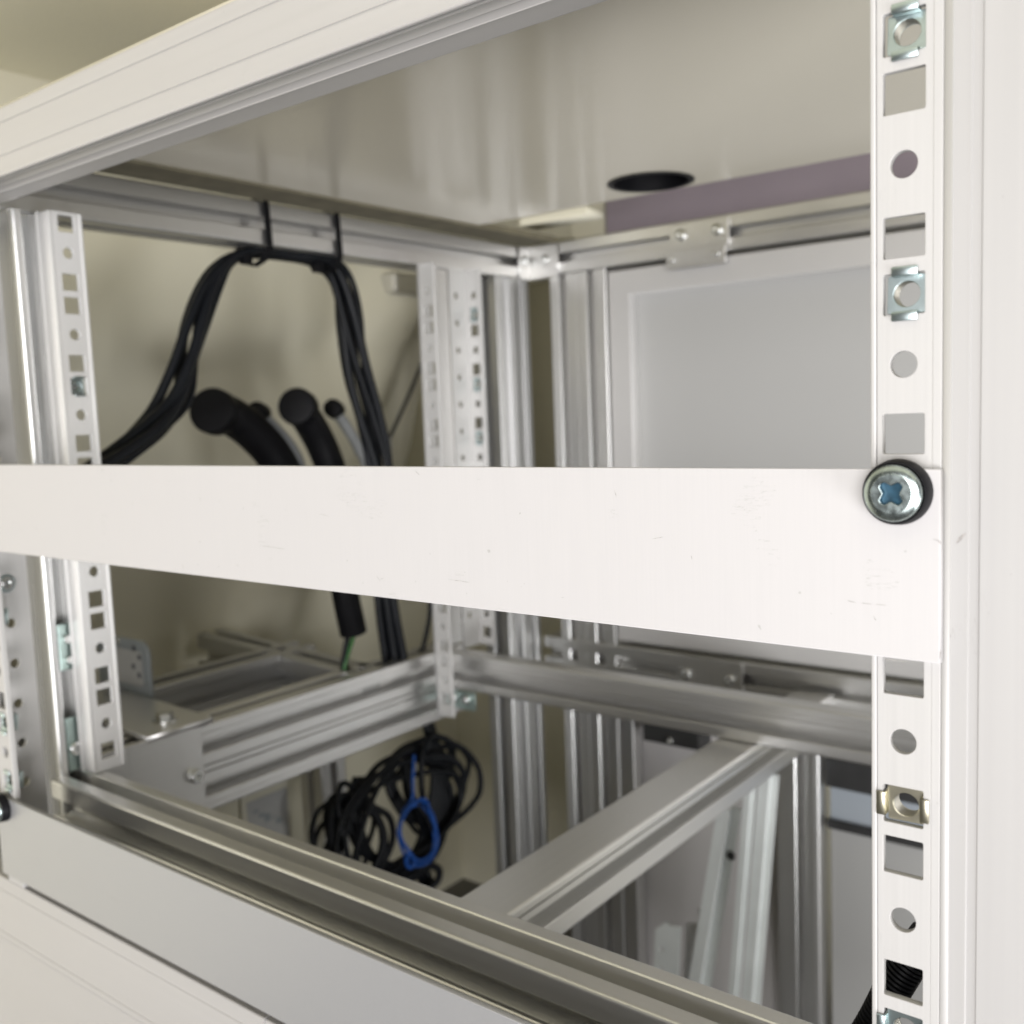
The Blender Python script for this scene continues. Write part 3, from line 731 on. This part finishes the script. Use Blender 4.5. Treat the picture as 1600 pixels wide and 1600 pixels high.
# ------------------------------------------------------------------ odds and ends
# grey rounded guard behind the left upright rail
t = thing('plastic_guard', 'grey rounded plastic guard with a pale label behind the left upright rail', 'guard')
a, c = pY(150, 990, 150), pY(236, 1104, 150)
plate('shell', rrect(a.x, c.z, c.x, a.z, 9), [], 3, M['guard'], t, .8, 'xz', 150)
e, f = pY(165, 1008, 149), pY(224, 1074, 149)
plate('label_sheet', rrect(e.x, f.z, f.x, e.z, 3), [], .4, M['label'], t, .05, 'xz', 149.3)
for i in range(4):
    p = pY(206 + (i % 2) * 9, 1012 + 14 * i, 149); box('ink_mark', (p.x, 148.9, p.z - 2.2), (p.x + 3.6, 149.2, p.z + 1.5), M['ink'], t, 0)
cap_screw(tuple(pY(186, 1001, 150)), '-y', M['steel'], t, 2.4, 1.2)
# sticker under the lower left beam
t = thing('sticker', 'pale printed sticker on the wall below the lower left beam', 'sticker')
a, c = pX(385, 1255, -560), pX(452, 1312, -560)
plate('sheet', rect(a.y, c.z, c.y, a.z), [], .6, M['label'], t, .05, 'yz', -560)
for i in range(5):
    p = pX(395 + 9 * i, 1262 + 3 * i, -559); box('ink_mark', (-559.3, p.y, p.z - 5 - (i % 3) * 2), (-559, p.y + 5.4, p.z - 3 - (i % 2)), M['guard'], t, 0)
o = box('mounting_board', (-566, pX(385, 1255, -560).y - 4, -520), (-560.1, pX(452, 1312, -560).y + 3, -300), M['cream'], None, .6)
tag(o, 'cream board carrying the printed sticker below the lower left beam', 'board')
# slim uprights seen behind the coil
o = beam('frame_post', 'z', (-632, 330, -640), (-602, 360, -285), M['alu_z'], None, r=[T(15)], b=[T(15)])
tag(o, 'slim far post behind the black cable coil', 'frame post', GF)
P = [pY(*q, 600) for q in ((615, 800), (642, 690), (664, 560), (672, 380), (892, 372), (900, 800))]
b = plate('shading_panel', [(p.x, p.z) for p in P], [], 6, M['olive'], None, .6, 'xz', 600)  # dark sheet added so the far corner wall looks shaded
tag(b, 'dark olive shading panel added for the shaded far corner behind the blurred back rails', 'shading panel')
# slanted stay with a white tag at the far left wall
o = tube('gas_strut', [pX(606, 690, -700), pX(640, 615, -700), pX(668, 545, -700)], 2.2, M['dark'], None, smooth=False)
tag(o, 'thin dark stay slanting up behind the blurred rails', 'stay')
a = pX(607, 693, -698)
o = box('cable_tag', a - Vector((2, 5, 9)), a + Vector((0, 5, 7)), M['label'], None, .5)
tag(o, 'small white tag at the foot of the thin dark stay', 'tag')
a, c = pX(606, 425, -700), pX(662, 465, -700)
o = box('wall_rail', (-740, a.y, c.z), (-690, c.y + 60, a.z), M['alu_y'], None, 4)
tag(o, 'short grey rail on the van side beyond the back rails', 'rail')
# black corrugated hose seen through the low holes of the right rail
t = thing('ribbed_hose', 'ribbed black hose low behind the right rail', 'hose')
P = [pY(1330, 1660, 75), pY(1366, 1600, 75), pY(1398, 1540, 75), pY(1430, 1490, 78), pY(1452, 1460, 84)]
Q = catmull(P, 10); bm = bmesh.new(); merge(bm, tube_bm(P, 4.8, n=8, res=4))
for i, q in enumerate(Q[:-1]):
    d = (Q[i + 1] - q).normalized(); merge(bm, lathe_bm([(4.8, -.8), (5.7, -.4), (5.7, .4), (4.8, .8)], q, d, 20))
bm_obj('hose', bm, M['rubber'], t, 40)

# ------------------------------------------------------------------ light
def area(name, loc, target, size, power, color=(1, 1, 1), sy=None):
    d = bpy.data.lights.new(name, 'AREA'); d.energy = power; d.color = color
    d.shape = 'RECTANGLE'; d.size = size; d.size_y = sy or size
    o = bpy.data.objects.new(name, d); col.objects.link(o)
    o.location = Vector(loc)
    o.rotation_euler = (Vector(target) - Vector(loc)).to_track_quat('-Z', 'Y').to_euler()
    return o
area('window_light', (.50, -1.42, -.20), (-.17, .15, -.12), 1.3, 43, (1, .98, .99), 1.05)
area('door_light', (1.35, -.45, -.85), (-.4, .4, -.35), .8, 28, (.98, .985, 1), .6)
w = bpy.data.worlds.new('World'); sc.world = w; w.use_nodes = True
w.node_tree.nodes['Background'].inputs['Color'].default_value = (.78, .765, .73, 1)
w.node_tree.nodes['Background'].inputs['Strength'].default_value = .09
vs = sc.view_settings
sc.display_settings.display_device = 'sRGB'
vs.view_transform = 'Standard'; vs.look = 'None'; vs.exposure = 0.06; vs.gamma = 1; vs.use_curve_mapping = False
cy = sc.cycles
cy.use_denoising = True; cy.max_bounces = 10; cy.diffuse_bounces = 5; cy.glossy_bounces = 5
cy.sample_clamp_indirect = 6; cy.caustics_reflective = False; cy.caustics_refractive = False
